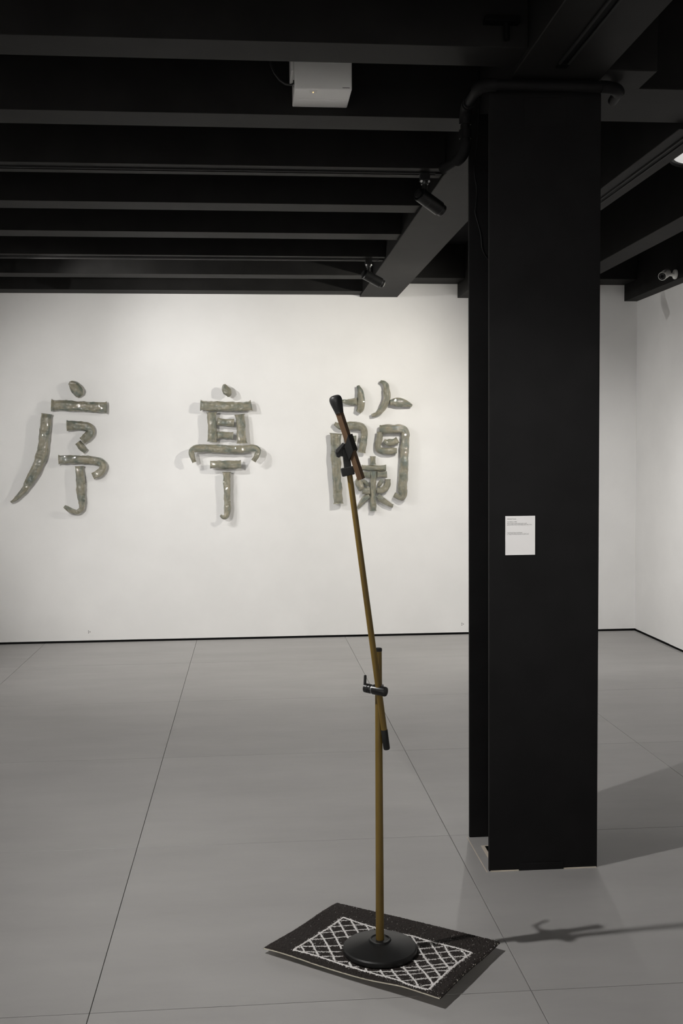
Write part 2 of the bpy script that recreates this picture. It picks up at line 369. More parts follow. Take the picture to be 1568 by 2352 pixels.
def spotlight(x, y, z, target, power, label, cone=70, blend=.6, color=WARM, hang=.10, radius=.013):
    """adapter in the track at (x, y, z), cylindrical body aimed at the target"""
    root = empty('track_spotlight', (x, y, z), label, 'spotlight', 'black track spotlights')
    MB().box(x-.022, x+.022, y-.019, y+.019, z-.036, z).build('adapter', M['blackmetal'], root, bevel=.003)
    MB().lathe([(.016, z-.052), (.019, z-.046), (.019, z-.036)], Matrix.Translation((x, y, 0)), 20).build('collar', M['blackmetal'], root, smooth=True)
    for sx in (-1, 1):
        MB().lathe([(.0055, 0), (.0055, .004)], frame((x+sx*.0155, y-.0155, z-.0405), (sx*.6, -1, -.2)), 12).build('screw', M['screw'], root, smooth=True)
    piv = Vector((x, y, z-hang)); d = (Vector(target)-piv).normalized()
    MB().tube([(x, y, z-.05), piv], .0125, 16).build('neck', M['blackmetal'], root, smooth=True)
    T = frame(piv - d*.035 + Vector((0, 0, -.012)), d)
    R = .033
    MB().lathe([(R-.004, 0), (R, .003), (R, .055), (R-.0012, .0565), (R, .058), (R, .128), (R-.003, .131)], T, 36).build('body', M['blackmetal'], root, smooth=30)
    MB().lathe([(R-.005, .131), (R-.005, .148), (R-.0065, .150)], T, 36).build('snoot', M['blackmetal'], root, smooth=30)
    MB().lathe([(R*.5, -.014), (R*.62, -.012), (R*.62, 0)], T, 24).build('heat_sink', M['rail'], root, smooth=30)
    MB().lathe([(R-.008, .1502), (R-.008, .1508)], T, 28).build('lens', M['lens'], root)
    if power:
        ld = bpy.data.lights.new('spot_lamp', 'SPOT'); ld.energy = power; ld.color = color; ld.spot_size = math.radians(cone); ld.spot_blend = blend
        ld.shadow_soft_size = radius
        lo = link('spot_lamp', ld, root); p = T @ Vector((0, 0, .175))
        lo.matrix_parent_inverse = world_of(root).inverted()
        lo.matrix_basis = Matrix.Translation(p) @ d.to_track_quat('-Z', 'Y').to_matrix().to_4x4()
    return root
spotlight(.812, JC[11], JOIST_Z, (3.15, 6.2, 1.5), P_SIDE1, 'black cylindrical track spotlight nearer the viewer, left of the column top', cone=52, blend=.9)
spotlight(.792, JC[14], JOIST_Z, (3.15, 7.85, 1.6), P_SIDE2, 'black cylindrical track spotlight near the back wall, smaller in view', cone=50, blend=.8)
spotlight(-1.70, JC[14], JOIST_Z, (2.87, WALL_Y, 1.35), P_WALL_L, 'black cylindrical track spotlight just beyond the left edge, close to the back wall', cone=119, blend=.92)
spotlight(1.765, 6.9, 2.745, (-.15, WALL_Y, 1.0), P_WALL_R, 'black cylindrical track spotlight hidden behind the column, close to the back wall', cone=142, blend=1, color=WARMER)
spotlight(-1.98, JC[11], JOIST_Z, (-.85, WALL_Y, 1.35), P_WALL_L2, 'black track spotlight beyond the left edge, on an added long stem', cone=58, blend=.8, hang=.36)  # long stem added so the other left lamp's shadow misses the wall
spotlight(1.765, 5.42, 2.745, (2.45, WALL_Y, .31), P_WALL_R2, 'black cylindrical track spotlight hidden behind the column, farther from the back wall', cone=70, blend=1)
spotlight(-.965, JC[8], JOIST_Z, (.75, 3.5, .35), P_STAND, 'black cylindrical track spotlight lighting the microphone stand from the left', cone=110, blend=.9, radius=.022)
spotlight(-2.3, JC[5], JOIST_Z, (-2.2, BACK_Y, 1.4), P_FILL_HALL, 'added black fill spotlight left behind the viewer, facing the near wall', cone=110, blend=.9)  # unseen fill, added so the near wall bounces light forward
spotlight(.2, JC[5], JOIST_Z, (.3, BACK_Y, 1.4), P_FILL_HALL, 'added black fill spotlight behind the viewer, facing the near wall', cone=110, blend=.9)  # second unseen bounce lamp, added for frontal fill
spotlight(-2.75, JC[11], JOIST_Z, (-1.0, 5.8, 0), P_FILL_FLOOR_L, 'added black fill spotlight far beyond the left edge, aimed at the floor', cone=105, blend=1)  # unseen lamp added to brighten the middle floor
spotlight(-2.15, JC[14], JOIST_Z, (-.1, 7.75, 0), P_FILL_FLOOR_W, 'added black fill spotlight beyond the left edge, aimed at the wall foot', cone=80, blend=1)  # unseen lamp added to brighten the floor along the back wall
spotlight(1.765, 7.7, 2.745, (2.1, 5.7, 0), P_FILL_FLOOR_R, 'added black fill spotlight behind the column, aimed at the right floor', cone=95, blend=1)  # hidden lamp added to lift the floor right of the column
spotlight(-2.9, JC[14], JOIST_Z, (LEFT_X, 6.2, 1.3), P_FILL_LEFTWALL, 'added black fill spotlight at the far left, facing the left wall', cone=110, blend=.9)  # unseen lamp added for bounce off the left wall
spotlight(-2.9, JC[8], JOIST_Z, (LEFT_X, 2.7, 1.3), P_FILL_LEFTWALL*.5, 'added black fill spotlight left of the viewer, facing the left wall', cone=110, blend=.9)  # weaker unseen lamp, also added for left wall bounce
spotlight(1.033, .9, BEAM_Z, (1.03, CY0, 1.25), P_CARD, 'black cylindrical track spotlight under the main beam, aimed at the caption card', cone=32, blend=1)

# ------------------------------------------------------------------ ceramic characters on the back wall
def catmull(P, n):
    out = []
    for i in range(len(P)-1):
        p0 = P[max(i-1, 0)]; p1 = P[i]; p2 = P[i+1]; p3 = P[min(i+2, len(P)-1)]
        for k in range(n):
            t = k/n
            out.append(tuple(.5*((2*b)+(-a+c)*t+(2*a-5*b+4*c-d)*t*t+(-a+3*b-3*c+d)*t**3) for a, b, c, d in zip(p0, p1, p2, p3)))
    out.append(tuple(P[-1])); return out
SEED = [0]
def stroke(pts, conv, label, group, depth=.62, flat_ends=True, lift0=.012):
    """pts: (zoom x, zoom y, width[, extra lift off the wall])"""
    s, ox, oy = conv; SEED[0] += 1; sd = SEED[0]*7.31
    K = s*(WALL_Y-.03)/F_PX
    P = []
    for q in pts:
        p = atY(ox+q[0]*s, oy+q[1]*s, WALL_Y-.03)
        P.append((p.x, p.z, q[2]*K, q[3] if len(q) > 3 else 0))
    C0 = catmull(P, 9); C = []
    seg = [0]
    for i in range(1, len(C0)): seg.append(seg[-1]+math.hypot(C0[i][0]-C0[i-1][0], C0[i][1]-C0[i-1][1]))
    Lt = seg[-1]; st_ = [0, .0018, .004, .007, .011, .016]; st_ = [q for q in st_ if q < Lt*.3]
    k_ = max(2, int((Lt-2*st_[-1])/.0085)); pos_ = st_+[st_[-1]+(Lt-2*st_[-1])*j/k_ for j in range(1, k_)]+[Lt-q for q in reversed(st_)]
    j = 0
    for q in pos_:
        while j < len(seg)-2 and seg[j+1] < q: j += 1
        f_ = (q-seg[j])/max(seg[j+1]-seg[j], 1e-9); C.append(tuple(a+(b-a)*f_ for a, b in zip(C0[j], C0[j+1])))
    # densify the two ends so that the pinched lips show
    n = 20; N = len(C); vs = []; fs = []; uvs = []
    Ls = [0]
    for i in range(1, N): Ls.append(Ls[-1]+math.hypot(C[i][0]-C[i-1][0], C[i][1]-C[i-1][1]))
    tot = Ls[-1]; wmax = max(c[2] for c in C)
    for i, (x, z, w, lf) in enumerate(C):
        a = C[max(i-1, 0)]; b = C[min(i+1, N-1)]
        tx, tz = b[0]-a[0], b[1]-a[1]; l = math.hypot(tx, tz) or 1; tx /= l; tz /= l
        nx, nz = -tz, tx
        e = min(Ls[i], tot-Ls[i]); w = max(w, .004)
        pin = 1-.45*math.exp(-(e/.016)**2)+.30*math.exp(-(e/.004)**2) if flat_ends else 1-.75*math.exp(-(e/.010)**2)
        fl = 1-.03*math.exp(-((e-.02)/.012)**2)+.10*math.exp(-(e/.007)**2) if flat_ends else 1-.35*math.exp(-(e/.008)**2)
        dep = min(w*depth, .052)*pin
        wob = 1+.07*noise.noise(Vector((Ls[i]*14+sd, 0, 0)))
        for k in range(n):
            th = 2*math.pi*k/n; cs, sn = math.cos(th), math.sin(th)
            u = math.copysign(abs(cs)**.72, cs)*w/2*fl*wob; v = math.copysign(abs(sn)**.8, sn)*dep/2
            ns = noise.noise(Vector((Ls[i]*16+sd, cs*1.3, sn*1.3)))*.0062 + noise.noise(Vector((Ls[i]*42+sd, cs*2.6, sn*2.6+9)))*.0030 + noise.noise(Vector((Ls[i]*8+sd, cs*3.2, sn*3.2+4)))*.0030
            f = 1 + ns/max(w/2, .01)
            y = WALL_Y - lift0 - lf - min(wmax*depth, .052)/2 - v*f
            vs.append(Vector((x+nx*u*f, min(y, WALL_Y-.002), z+nz*u*f))); uvs.append((Ls[i]+sd, k/n*wmax*2.6))
    for i in range(N-1):
        for k in range(n):
            k2 = (k+1) % n; fs.append((i*n+k, i*n+k2, (i+1)*n+k2, (i+1)*n+k))
    # slightly hollow end caps
    for i, sg in ((0, 1), (N-1, -1)):
        ring = [vs[i*n+k] for k in range(n)]; cen = sum(ring, Vector())/n
        j = 1 if sg > 0 else N-2
        inn = sum((vs[j*n+k] for k in range(n)), Vector())/n
        dirv = (inn-cen).normalized()*.003
        o = len(vs)
        for k in range(n): vs.append(cen+(ring[k]-cen)*.72+dirv); uvs.append(uvs[i*n+k])
        for k in range(n):
            k2 = (k+1) % n; fs.append((i*n+k2, i*n+k, o+k, o+k2))
        fs.append(tuple(o+k for k in range(n)))
    o = MB().add(vs, fs, uvs).build('ceramic_stroke', M['celadon'], None, smooth=75)
    # short mounting pin into the wall, hidden behind the piece
    mid = C[N//2]
    if abs(mid[3]) < 1: MB().box(mid[0]-.004, mid[0]+.004, WALL_Y-lift0-mid[3]-.012, WALL_Y+.002, mid[1]-.004, mid[1]+.004).build('mounting_pin', M['rail'], o)
    return tag(o, label, 'ceramic stroke', group)

XU = (330/1568, 0, 840); GX = 'strokes of the left ceramic character'
TI = (250/1547, 400, 850); GT = 'strokes of the middle ceramic character'
LA = (250/1568, 730, 850); GL = 'strokes of the right ceramic character'
S = stroke
S([(752, 190, 45), (790, 208, 90), (835, 252, 118), (868, 300, 118), (890, 330, 95)], XU, 'celadon ceramic dot at the very top of the left character', GX, flat_ends=False)
S([(563, 430, 122), (620, 433, 112), (860, 444, 106), (1080, 455, 112), (1165, 458, 124)], XU, 'celadon ceramic horizontal bar right below the top dot of the left character', GX)
S([(510, 525, 112), (497, 650, 112), (485, 800, 116), (462, 950, 118), (412, 1100, 112), (345, 1230, 95), (270, 1350, 70), (190, 1440, 44), (122, 1490, 22)], XU, 'long curved celadon ceramic stroke sweeping down the left side of the left character', GX)
S([(730, 654, 102), (830, 652, 94), (930, 662, 92), (985, 690, 88), (990, 735, 92), (950, 780, 92), (898, 822, 84)], XU, 'folded celadon ceramic stroke above the small slanted piece of the left character', GX)
S([(846, 838, 62), (885, 885, 74), (938, 935, 58)], XU, 'smallest slanted celadon ceramic piece in the middle of the left character', GX)
S([(640, 1024, 92), (800, 1022, 88), (980, 1028, 84), (1080, 1046, 84), (1130, 1085, 80), (1118, 1140, 84), (1075, 1180, 84), (1015, 1208, 66)], XU, 'long celadon ceramic bar bent down at its right end, left character', GX)
S([(868, 1095, 88), (880, 1250, 92), (885, 1400, 88), (897, 1500, 76), (890, 1560, 62), (840, 1598, 50), (780, 1580, 50, .01), (735, 1550, 44, .02), (710, 1530, 22, .025)], XU, 'celadon ceramic vertical stroke with a hook at the bottom of the left character', GX)

S([(712, 205, 40, .02), (725, 265, 105, .02), (765, 325, 125, .02), (772, 385, 40, .02)], TI, 'celadon ceramic dot at the very top of the middle character', GT, flat_ends=False, depth=.8)
S([(372, 503, 142), (500, 510, 130), (740, 520, 138), (980, 522, 128), (1100, 504, 140)], TI, 'celadon ceramic horizontal bar below the dot of the middle character', GT, lift0=.02)
S([(533, 600, 135), (537, 700, 124), (545, 850, 122), (537, 1020, 138)], TI, 'left of two short upright celadon ceramic pieces of the middle character', GT, lift0=.022)
S([(932, 630, 134), (945, 750, 124), (955, 900, 128), (962, 1042, 146)], TI, 'right of two short upright celadon ceramic pieces of the middle character', GT, lift0=.022)
S([(612, 733, 102), (730, 740, 92), (850, 748, 96)], TI, 'upper short celadon ceramic bar between the uprights of the middle character', GT, lift0=.022)
S([(612, 928, 96), (720, 925, 94), (838, 935, 98)], TI, 'lower short celadon ceramic bar between the uprights of the middle character', GT, lift0=.022)
S([(290, 1310, 56, .035), (258, 1225, 78, .04), (250, 1155, 74, .035), (310, 1118, 98, .02), (500, 1115, 114), (740, 1128, 118), (1000, 1126, 114), (1120, 1112, 94, .02), (1190, 1140, 72, .035), (1175, 1215, 76, .04), (1125, 1295, 54, .035)], TI, 'widest celadon ceramic bar with both ends folded down, middle character', GT, lift0=.016)
S([(512, 1342, 98), (640, 1345, 112), (830, 1346, 118), (950, 1340, 104)], TI, 'short celadon ceramic bar below the widest bar of the middle character', GT, lift0=.03)
S([(745, 1447, 116), (748, 1600, 100), (755, 1800, 96), (757, 1980, 96), (745, 2065, 84, .005), (705, 2090, 54, .015), (658, 2058, 18, .02)], TI, 'celadon ceramic vertical stem hooked at the foot of the middle character', GT, lift0=.022)

S([(332, 440, 18), (420, 460, 74), (500, 456, 94), (562, 450, 100)], LA, 'celadon ceramic horn-shaped piece just right of the microphone head', GL)
S([(577, 222, 30), (608, 320, 92), (622, 450, 110), (612, 550, 108), (580, 610, 60)], LA, 'short upright celadon ceramic stroke at the top left of the right character', GL)
S([(898, 160, 28), (965, 205, 78), (993, 320, 98), (980, 450, 102), (925, 560, 88), (850, 628, 64), (772, 655, 38)], LA, 'crescent celadon ceramic stroke at the top of the right character', GL)
S([(1038, 470, 84), (1110, 464, 124), (1210, 468, 118), (1295, 492, 72), (1355, 516, 22)], LA, 'leaf-shaped celadon ceramic piece at the top right corner of the right character', GL)
S([(238, 768, 44), (320, 808, 100), (440, 806, 114), (570, 802, 112), (645, 838, 100), (662, 920, 100), (650, 1060, 106), (628, 1190, 104)], LA, 'celadon ceramic stroke bent at a right angle behind the microphone handle', GL)
S([(260, 912, 172), (256, 1000, 150), (256, 1200, 142), (266, 1500, 130), (280, 1700, 126), (290, 1925, 138)], LA, 'tallest straight celadon ceramic upright at the left of the right character', GL)
S([(415, 990, 88), (480, 988, 84), (548, 992, 84)], LA, 'small celadon ceramic piece peeping out behind the microphone clip, upper one', GL)
S([(415, 1112, 74), (470, 1112, 72), (532, 1112, 70)], LA, 'small celadon ceramic piece peeping out behind the microphone clip, lower one', GL)
S([(885, 842, 84), (960, 846, 128), (1080, 850, 132), (1185, 846, 126), (1250, 880, 118), (1256, 980, 118), (1245, 1200, 124), (1230, 1500, 130), (1216, 1700, 132), (1222, 1790, 110), (1190, 1835, 84), (1095, 1795, 66)], LA, 'large celadon ceramic stroke framing the right side, with a hook at its foot', GL)
S([(890, 892, 84), (880, 1000, 92), (862, 1090, 84), (880, 1150, 80), (960, 1166, 98), (1060, 1166, 100), (1135, 1164, 64)], LA, 'celadon ceramic L-shaped stroke inside the right frame stroke', GL)
S([(952, 1010, 46), (1000, 1040, 96), (1080, 1040, 98), (1148, 1005, 92)], LA, 'small celadon ceramic block enclosed by the L-shaped stroke', GL)
S([(790, 1242, 74), (790, 1300, 84), (793, 1362, 80)], LA, 'short celadon ceramic stub above the crossbar, right character', GL)
S([(628, 1405, 80), (800, 1408, 76), (980, 1411, 84)], LA, 'celadon ceramic crossbar right of the tip of the brown handle', GL)
S([(655, 1506, 78), (700, 1505, 80), (752, 1506, 84)], LA, 'small celadon ceramic block under the crossbar beside the brown handle', GL)
S([(853, 1505, 82), (920, 1508, 74), (993, 1505, 86)], LA, 'small celadon ceramic block under the right end of the crossbar', GL)
S([(800, 1456, 88), (798, 1600, 84), (795, 1800, 80), (795, 2032, 86)], LA, 'long celadon ceramic centre stem at the bottom of the right character', GL)
S([(575, 1548, 50), (588, 1630, 112), (608, 1690, 100), (600, 1745, 40)], LA, 'celadon ceramic leaf-shaped piece right of the mustard boom', GL, flat_ends=False)
S([(648, 1580, 40), (695, 1628, 62), (735, 1678, 18)], LA, 'tiny slanted celadon ceramic drop left of the centre stem', GL, flat_ends=False)
S([(922, 1572, 40), (900, 1625, 52), (862, 1680, 18)], LA, 'tiny slanted celadon ceramic drop right of the centre stem', GL, flat_ends=False)
S([(1005, 1572, 82), (1003, 1640, 84), (975, 1700, 84), (905, 1735, 90), (848, 1737, 82)], LA, 'curved celadon ceramic piece right of the centre stem', GL)
S([(748, 1742, 104), (695, 1745, 98), (643, 1738, 92)], LA, 'small celadon ceramic block left of the lower centre stem', GL)
S([(742, 1808, 78), (680, 1852, 80), (620, 1922, 60), (565, 1992, 28)], LA, 'celadon ceramic leg slanting down to the mustard boom', GL)
S([(858, 1806, 60), (910, 1856, 74), (980, 1906, 68), (1050, 1948, 54), (1083, 1957, 36)], LA, 'celadon ceramic leg slanting down to the right of the stem foot', GL)

# ------------------------------------------------------------------ black granular mat with white powder lattice
CL, CT, CR, CBm = (.023, 3.085, .010), (.267, 3.413, .000), (.723, 3.028, .026), (.487, 2.722, .031)
CL, CT, CR, CBm = map(Vector, (CL, CT, CR, CBm))
mat_o = empty('granular_mat', (.37, 3.05, 0), 'black granular rectangular mat with white powder lattice under the microphone stand', 'mat')
def mat_pt(u, v):       # u: left/top edge -> right/bottom edge (long side), v: top edge -> bottom edge
    p = CT*(1-u)*(1-v) + CR*u*(1-v) + CL*(1-u)*v + CBm*u*v
    wav = .0035*math.sin(u*9+1)*v*(1 if v > .5 else .6) + .002*math.sin(v*8+u*3)
    r = math.hypot(p.x-.364, p.y-3.022); w = min(max((r-.112)/.13, 0), 1); w = w*w*(3-2*w)   # pressed flat under the heavy base
    return Vector((p.x, p.y, max((p.z+wav)*w + .0135*(1-w), .0)))
NU, NV, TH = 170, 120, .0032
vs = []; fs = []
for j in range(NV+1):
    for i in range(NU+1):
        u, v = i/NU, j/NV
        ed = min(u, 1-u)*.57; ev = min(v, 1-v)*.4; ee = min(ed, ev)
        jit = .0022*noise.noise(Vector((u*60, v*45, 3))) if ee < .004 else 0
        p = mat_pt(u+jit/.57, v+jit/.4)
        h = (.0035+.0016*noise.noise(Vector((p.x*160, p.y*160, 1)))+.0018*noise.noise(Vector((p.x*420, p.y*420, 5))))*min(1, ee/.006+.15)
        vs.append(p+Vector((0, 0, TH+h)))
base_n = len(vs)
for j in range(NV):
    for i in range(NU): a = j*(NU+1)+i; fs.append((a, a+1, a+NU+2, a+NU+1))
# the granular layer wraps over the far, left and right edges
def skirt(idx, out):
    o_ = len(vs)
    for i in idx: q = vs[i]; vs.append(Vector((q.x+out[0]*.0015, q.y+out[1]*.0015, max(q.z-TH-.0012, .0002))))
    for k in range(len(idx)-1): fs.append((idx[k], idx[k+1], o_+k+1, o_+k))
skirt(list(range(NU+1)), (.4, .8)); skirt([j*(NU+1)+NU for j in range(NV+1)], (.8, -.5)); skirt([j*(NU+1) for j in range(NV+1)], (-.8, .5))
MB().add(vs, fs).build('granular_surface', M['grit'], mat_o)
vs = []; fs = []; n = 40
for k, dz in ((0, 0), (1, TH+.0002)):
    for j in range(n+1):
        for i in range(n+1): vs.append(mat_pt(i/n, j/n)+Vector((0, 0, dz)))
o1 = (n+1)**2
for j in range(n):
    for i in range(n): a = j*(n+1)+i; fs += [(a, a+n+1, a+n+2, a+1), (o1+a, o1+a+1, o1+a+n+2, o1+a+n+1)]
for i in range(n):
    a = i; fs.append((a, a+1, o1+a+1, o1+a)); a = n*(n+1)+i; fs.append((a+1, a, o1+a, o1+a+1))
    a = i*(n+1); fs.append((a+n+1, a, o1+a, o1+a+n+1)); a = i*(n+1)+n; fs.append((a, a+n+1, o1+a+n+1, o1+a))
MB().add(vs, fs).build('backing_board', M['backing'], mat_o)
BASE = Vector((.364, 3.022, 0)); BASE_R = .109
def mat_z(x, y):
    best = None
    u = v = .5
    for _ in range(12):
        p = mat_pt(u, v); e = 1e-3; pu = (mat_pt(u+e, v)-p)/e; pv = (mat_pt(u, v+e)-p)/e
        dx, dy = x-p.x, y-p.y; det = pu.x*pv.y-pu.y*pv.x
        u += (dx*pv.y-dy*pv.x)/det; v += (pu.x*dy-pu.y*dx)/det
    return mat_pt(u, v).z+TH+.0035
def on_mat(x, y):
    z = .02
    for _ in range(4): p = atZ(x, y, z); z = mat_z(p.x, p.y)
    return Vector((p.x, p.y, z))
rnd = random.Random(3)
def powder_line(p0, p1, w, name='powder_line', density=1):
    a, b = on_mat(*p0), on_mat(*p1); L = (b-a).length; n = max(3, int(L/.0022))
    runs = []; cur = []
    for i in range(n+1):
        p = a.lerp(b, i/n)
        if (Vector((p.x, p.y))-Vector((BASE.x, BASE.y))).length > BASE_R+.003: cur.append((i/n, p))
        elif cur: runs.append(cur); cur = []
    if cur: runs.append(cur)
    t = (b-a); t.z = 0; t.normalize(); nn = Vector((-t.y, t.x, 0))
    for r in runs:
        if len(r) < 3: continue
        mb = MB(); vs = []; fs = []; sd = rnd.random()*90
        bow = (rnd.random()-.5)*.006
        for s, p in r:
            off = bow*math.sin(s*math.pi)+.0012*noise.noise(Vector((s*L*60+sd, 2, 0)))
            ww = w*(.75+.5*noise.noise(Vector((s*L*130+sd, 0, 0)))+.35*rnd.random())
            if density < 1 and noise.noise(Vector((s*L*90+sd, 7, 0))) > density-.45: ww *= .25
            wl, wr = ww/2*(1+.5*(rnd.random()-.5)), ww/2*(1+.5*(rnd.random()-.5))
            z = mat_z(p.x, p.y); c = Vector((p.x, p.y, z))+nn*off
            vs += [c-nn*wl+Vector((0, 0, -.0012)), c-nn*wl*.45+Vector((0, 0, .0011+.0006*rnd.random())), c+nn*wr*.45+Vector((0, 0, .0011+.0006*rnd.random())), c+nn*wr+Vector((0, 0, -.0012))]
        for i in range(len(r)-1):
            for k in range(3): q = i*4+k; fs.append((q, q+4, q+5, q+1))
        mb.add(vs, fs)
        for s, p in r:                                  # loose grains beside the line
            for _ in range(2):
                if rnd.random() < .55:
                    q = Vector((p.x, p.y, 0))+nn*(rnd.gauss(0, w*.62))+t*rnd.gauss(0, .002); q.z = mat_z(q.x, q.y)
                    g_ = .0006+.0009*rnd.random()
                    mb.add([q+Vector((g_, 0, 0)), q+Vector((-g_*.6, g_, 0)), q+Vector((-g_*.6, -g_, 0)), q+Vector((0, 0, g_*1.5))], [(0, 1, 3), (1, 2, 3), (2, 0, 3)])
        mb.build(name, M['powder'], mat_o)
k6 = 600/1568
Z6 = lambda x, y: (590+x*k6, 2040+y*k6)
for p0, p1 in (((218, 372), (518, 175)), ((518, 175), (1288, 388)), ((1288, 388), (1030, 610)), ((218, 372), (1030, 610))):
    if p0 == (518, 175):                               # the far border runs behind the round base in a gentle curve
        for q0, q1 in (((518, 175), (715, 240)), ((715, 240), (935, 288)), ((935, 288), (1110, 338)), ((1110, 338), (1288, 388))): powder_line(Z6(*q0), Z6(*q1), .0088)
    elif p1 == (1030, 610) and p0 == (218, 372):
        for q0, q1 in (((218, 372), (370, 410)), ((370, 410), (565, 475)), ((565, 475), (770, 532)), ((770, 532), (900, 575)), ((900, 575), (1030, 610))): powder_line(Z6(*q0), Z6(*q1), .0092)
    else: powder_line(Z6(*p0), Z6(*p1), .0098)
for p0, p1 in (((262, 348), (285, 390)), ((318, 308), (372, 408)), ((373, 265), (470, 440)), ((434, 230), (568, 475)), ((487, 190), (660, 500)), ((560, 185), (765, 530)),
               ((648, 215), (868, 563)), ((745, 245), (975, 600)), ((840, 268), (1060, 585)), ((930, 290), (1108, 545)), ((1040, 325), (1160, 490)), ((1125, 345), (1205, 450)), ((1225, 375), (1255, 410))):
    powder_line(Z6(*p0), Z6(*p1), .0076)
for p0, p1 in (((781, 2115.5), (797, 2115)), ((759, 2129), (836, 2124)), ((739, 2143), (866, 2133)), ((716, 2158.5), (905, 2143)), ((693, 2174), (987, 2162)),
               ((701, 2186.5), (1017, 2174.5)), ((739, 2197), (1058, 2183)), ((775.6, 2209), (1069, 2197)), ((793, 2220.7), (1050, 2212)), ((842, 2232), (1040, 2221)),
               ((880, 2242), (1031, 2229)), ((922, 2254), (1012, 2244)), ((968, 2265.5), (997, 2262))):
    powder_line(p0, p1, .0044, density=.8)
# spilled white grains on the dark border
mb = MB()
for _ in range(420):
    u, v = rnd.random(), rnd.random()
    if rnd.random() < .6: u, v = ((rnd.random(), rnd.random()**2*.25) if rnd.random() < .6 else (1-rnd.random()**2*.16, rnd.random()))
    q = mat_pt(u, v)+Vector((0, 0, TH+.0035))
    if (q.xy-BASE.xy).length < BASE_R+.004: continue
    g_ = .0005+.0010*rnd.random()**2
    mb.add([q+Vector((g_, 0, -.001)), q+Vector((-g_*.6, g_, -.001)), q+Vector((-g_*.6, -g_, -.001)), q+Vector((0, 0, g_*1.6))], [(0, 1, 3), (1, 2, 3), (2, 0, 3)])
gr = mb.build('loose_grains', M['powder'], mat_o); gr['kind'] = 'stuff'

# ------------------------------------------------------------------ microphone stand
zb = mat_z(BASE.x, BASE.y)+.001
st = empty('microphone_stand', (BASE.x, BASE.y, zb), 'mustard wooden pole microphone stand with round black base and leaning boom', 'microphone stand')
prof = [(.100, 0), (BASE_R-.001, .002), (BASE_R, .005), (BASE_R-.0005, .014), (BASE_R-.004, .0175), (BASE_R-.010, .0190), (.060, .0300), (.038, .0340), (.0335, .0350), (.0330, .0345), (.0325, .0375), (.030, .0390), (.026, .0385), (.0240, .0370), (.0150, .0370)]
MB().lathe(prof, Matrix.Translation((BASE.x, BASE.y, zb)), 72).build('round_base', M['basemetal'], st, smooth=30)
ptop = atY(868.5, 1490, BASE.y); pbot = Vector((BASE.x, BASE.y, zb+.036))
npt = 14; path = [pbot.lerp(ptop, i/npt) for i in range(npt+1)]
MB().tube(path, [.0122-.0022*i/npt for i in range(npt+1)], 24).build('pole', M['pole'], st, smooth=40)
ax = (ptop-pbot).normalized()
MB().tube([ptop-ax*.007, ptop+ax*.0005], .0108, 24).build('pole_collar', M['rubber'], st, smooth=40)
MB().tube([ptop+ax*.0006, ptop+ax*.0022], .0092, 24).build('pole_cap', M['rail'], st, smooth=40)
# boom with grip, in front of the pole
g0 = atY(888, 1721, 3.012); b1 = atY(802.5, 1090, 2.958); bd = (b1-g0).normalized()
glen = .060
MB().tube([g0+bd*(glen-.004+ (b1-g0).length*0), *[g0.lerp(b1, t) for t in (.2, .4, .6, .8)], b1], [.0088, .0088, .0088, .0086, .0084, .0082], 24).build('boom', M['pole'], st, smooth=40)
MB().tube([g0, g0+bd*.003, g0+bd*(glen-.002), g0+bd*glen], [.0082, .0096, .0100, .0094], 24).build('grip', M['rubber'], st, smooth=40)
# clamp: barrel through which the boom passes
cz = atY(868, 1586, 3.0); 
bc = g0 + bd*((cz.z-g0.z)/bd.z)
cax = Vector((.80, -.60, -.06)).normalized()
T = frame(bc - cax*.0, cax)
clamp = MB().lathe([(.0125, -.020), (.0142, -.018), (.0142, .021), (.0130, .0235), (.0118, .0240)], T, 32).build('clamp_barrel', M['blackplastic'], st, smooth=30)
MB().lathe([(.0122, -.0222), (.0122, -.020)], T, 28).build('washer', M['chrome'], clamp, smooth=30)
MB().lathe([(.0105, -.048), (.0132, -.046), (.0136, -.036), (.0120, -.034), (.0136, -.032), (.0136, -.026), (.0120, -.0222)], T, 32).build('clamp_knob', M['blackplastic'], clamp, smooth=30)
pc = Vector((pbot.x+(ptop.x-pbot.x)*(bc.z-pbot.z)/(ptop.z-pbot.z), BASE.y, bc.z))
MB().lathe([(.0145, -.012), (.0150, -.010), (.0150, .010), (.0145, .012)], frame(pc, ax), 28).box(-.008, .008, -.010, .010, -.012, .012, frame((pc+bc)*.5, (pc-bc).normalized())).build('pole_bracket', M['blackplastic'], st, smooth=30)
kn = T @ Vector((0, 0, -.048)); 
le0 = atY(837, 1585, 3.06); le1 = atY(838.5, 1551, 3.075)
MB().tube([kn, le0+Vector((.003, 0, -.003)), le0, le0.lerp(le1, .15), le0.lerp(le1, .6), le1-Vector((0, 0, .001)), le1+Vector((0, 0, .0008))], [.0042, .0046, .0046, .0042, .0042, .0042, .0022], 14).build('lever', M['blackplastic'], st, smooth=40)
# boom clip that holds the microphone
mic_y = 2.945
p_ = lambda x, y, Y=2.958: atY(x, y, Y)
s0, s1 = p_(801, 1092), p_(797, 1073); sa = (s1-s0).normalized()
Tc = frame(s0, sa, (1, 0, 0)); H_ = (s1-s0).length
MB().box(-.0190, .0165, -.014, .014, 0, H_, Tc).build('clip_socket', M['rubber'], st, bevel=.004, segs=3)
MB().lathe([(.0055, -.014), (.007, -.012), (.007, .012), (.0055, .014)], frame(Tc @ Vector((.0155, 0, H_*.55)), (0, 1, 0)), 16).build('clip_screw', M['rubber'], st, smooth=40)
n0, n1 = p_(798, 1076), p_(793, 1030); Tn = frame(n0, n1-n0, (1, 0, 0)); Hn = (n1-n0).length
MB().box(-.0095, .0105, -.010, .010, 0, Hn, Tn).build('clip_neck', M['rubber'], st, bevel=.002, segs=2)
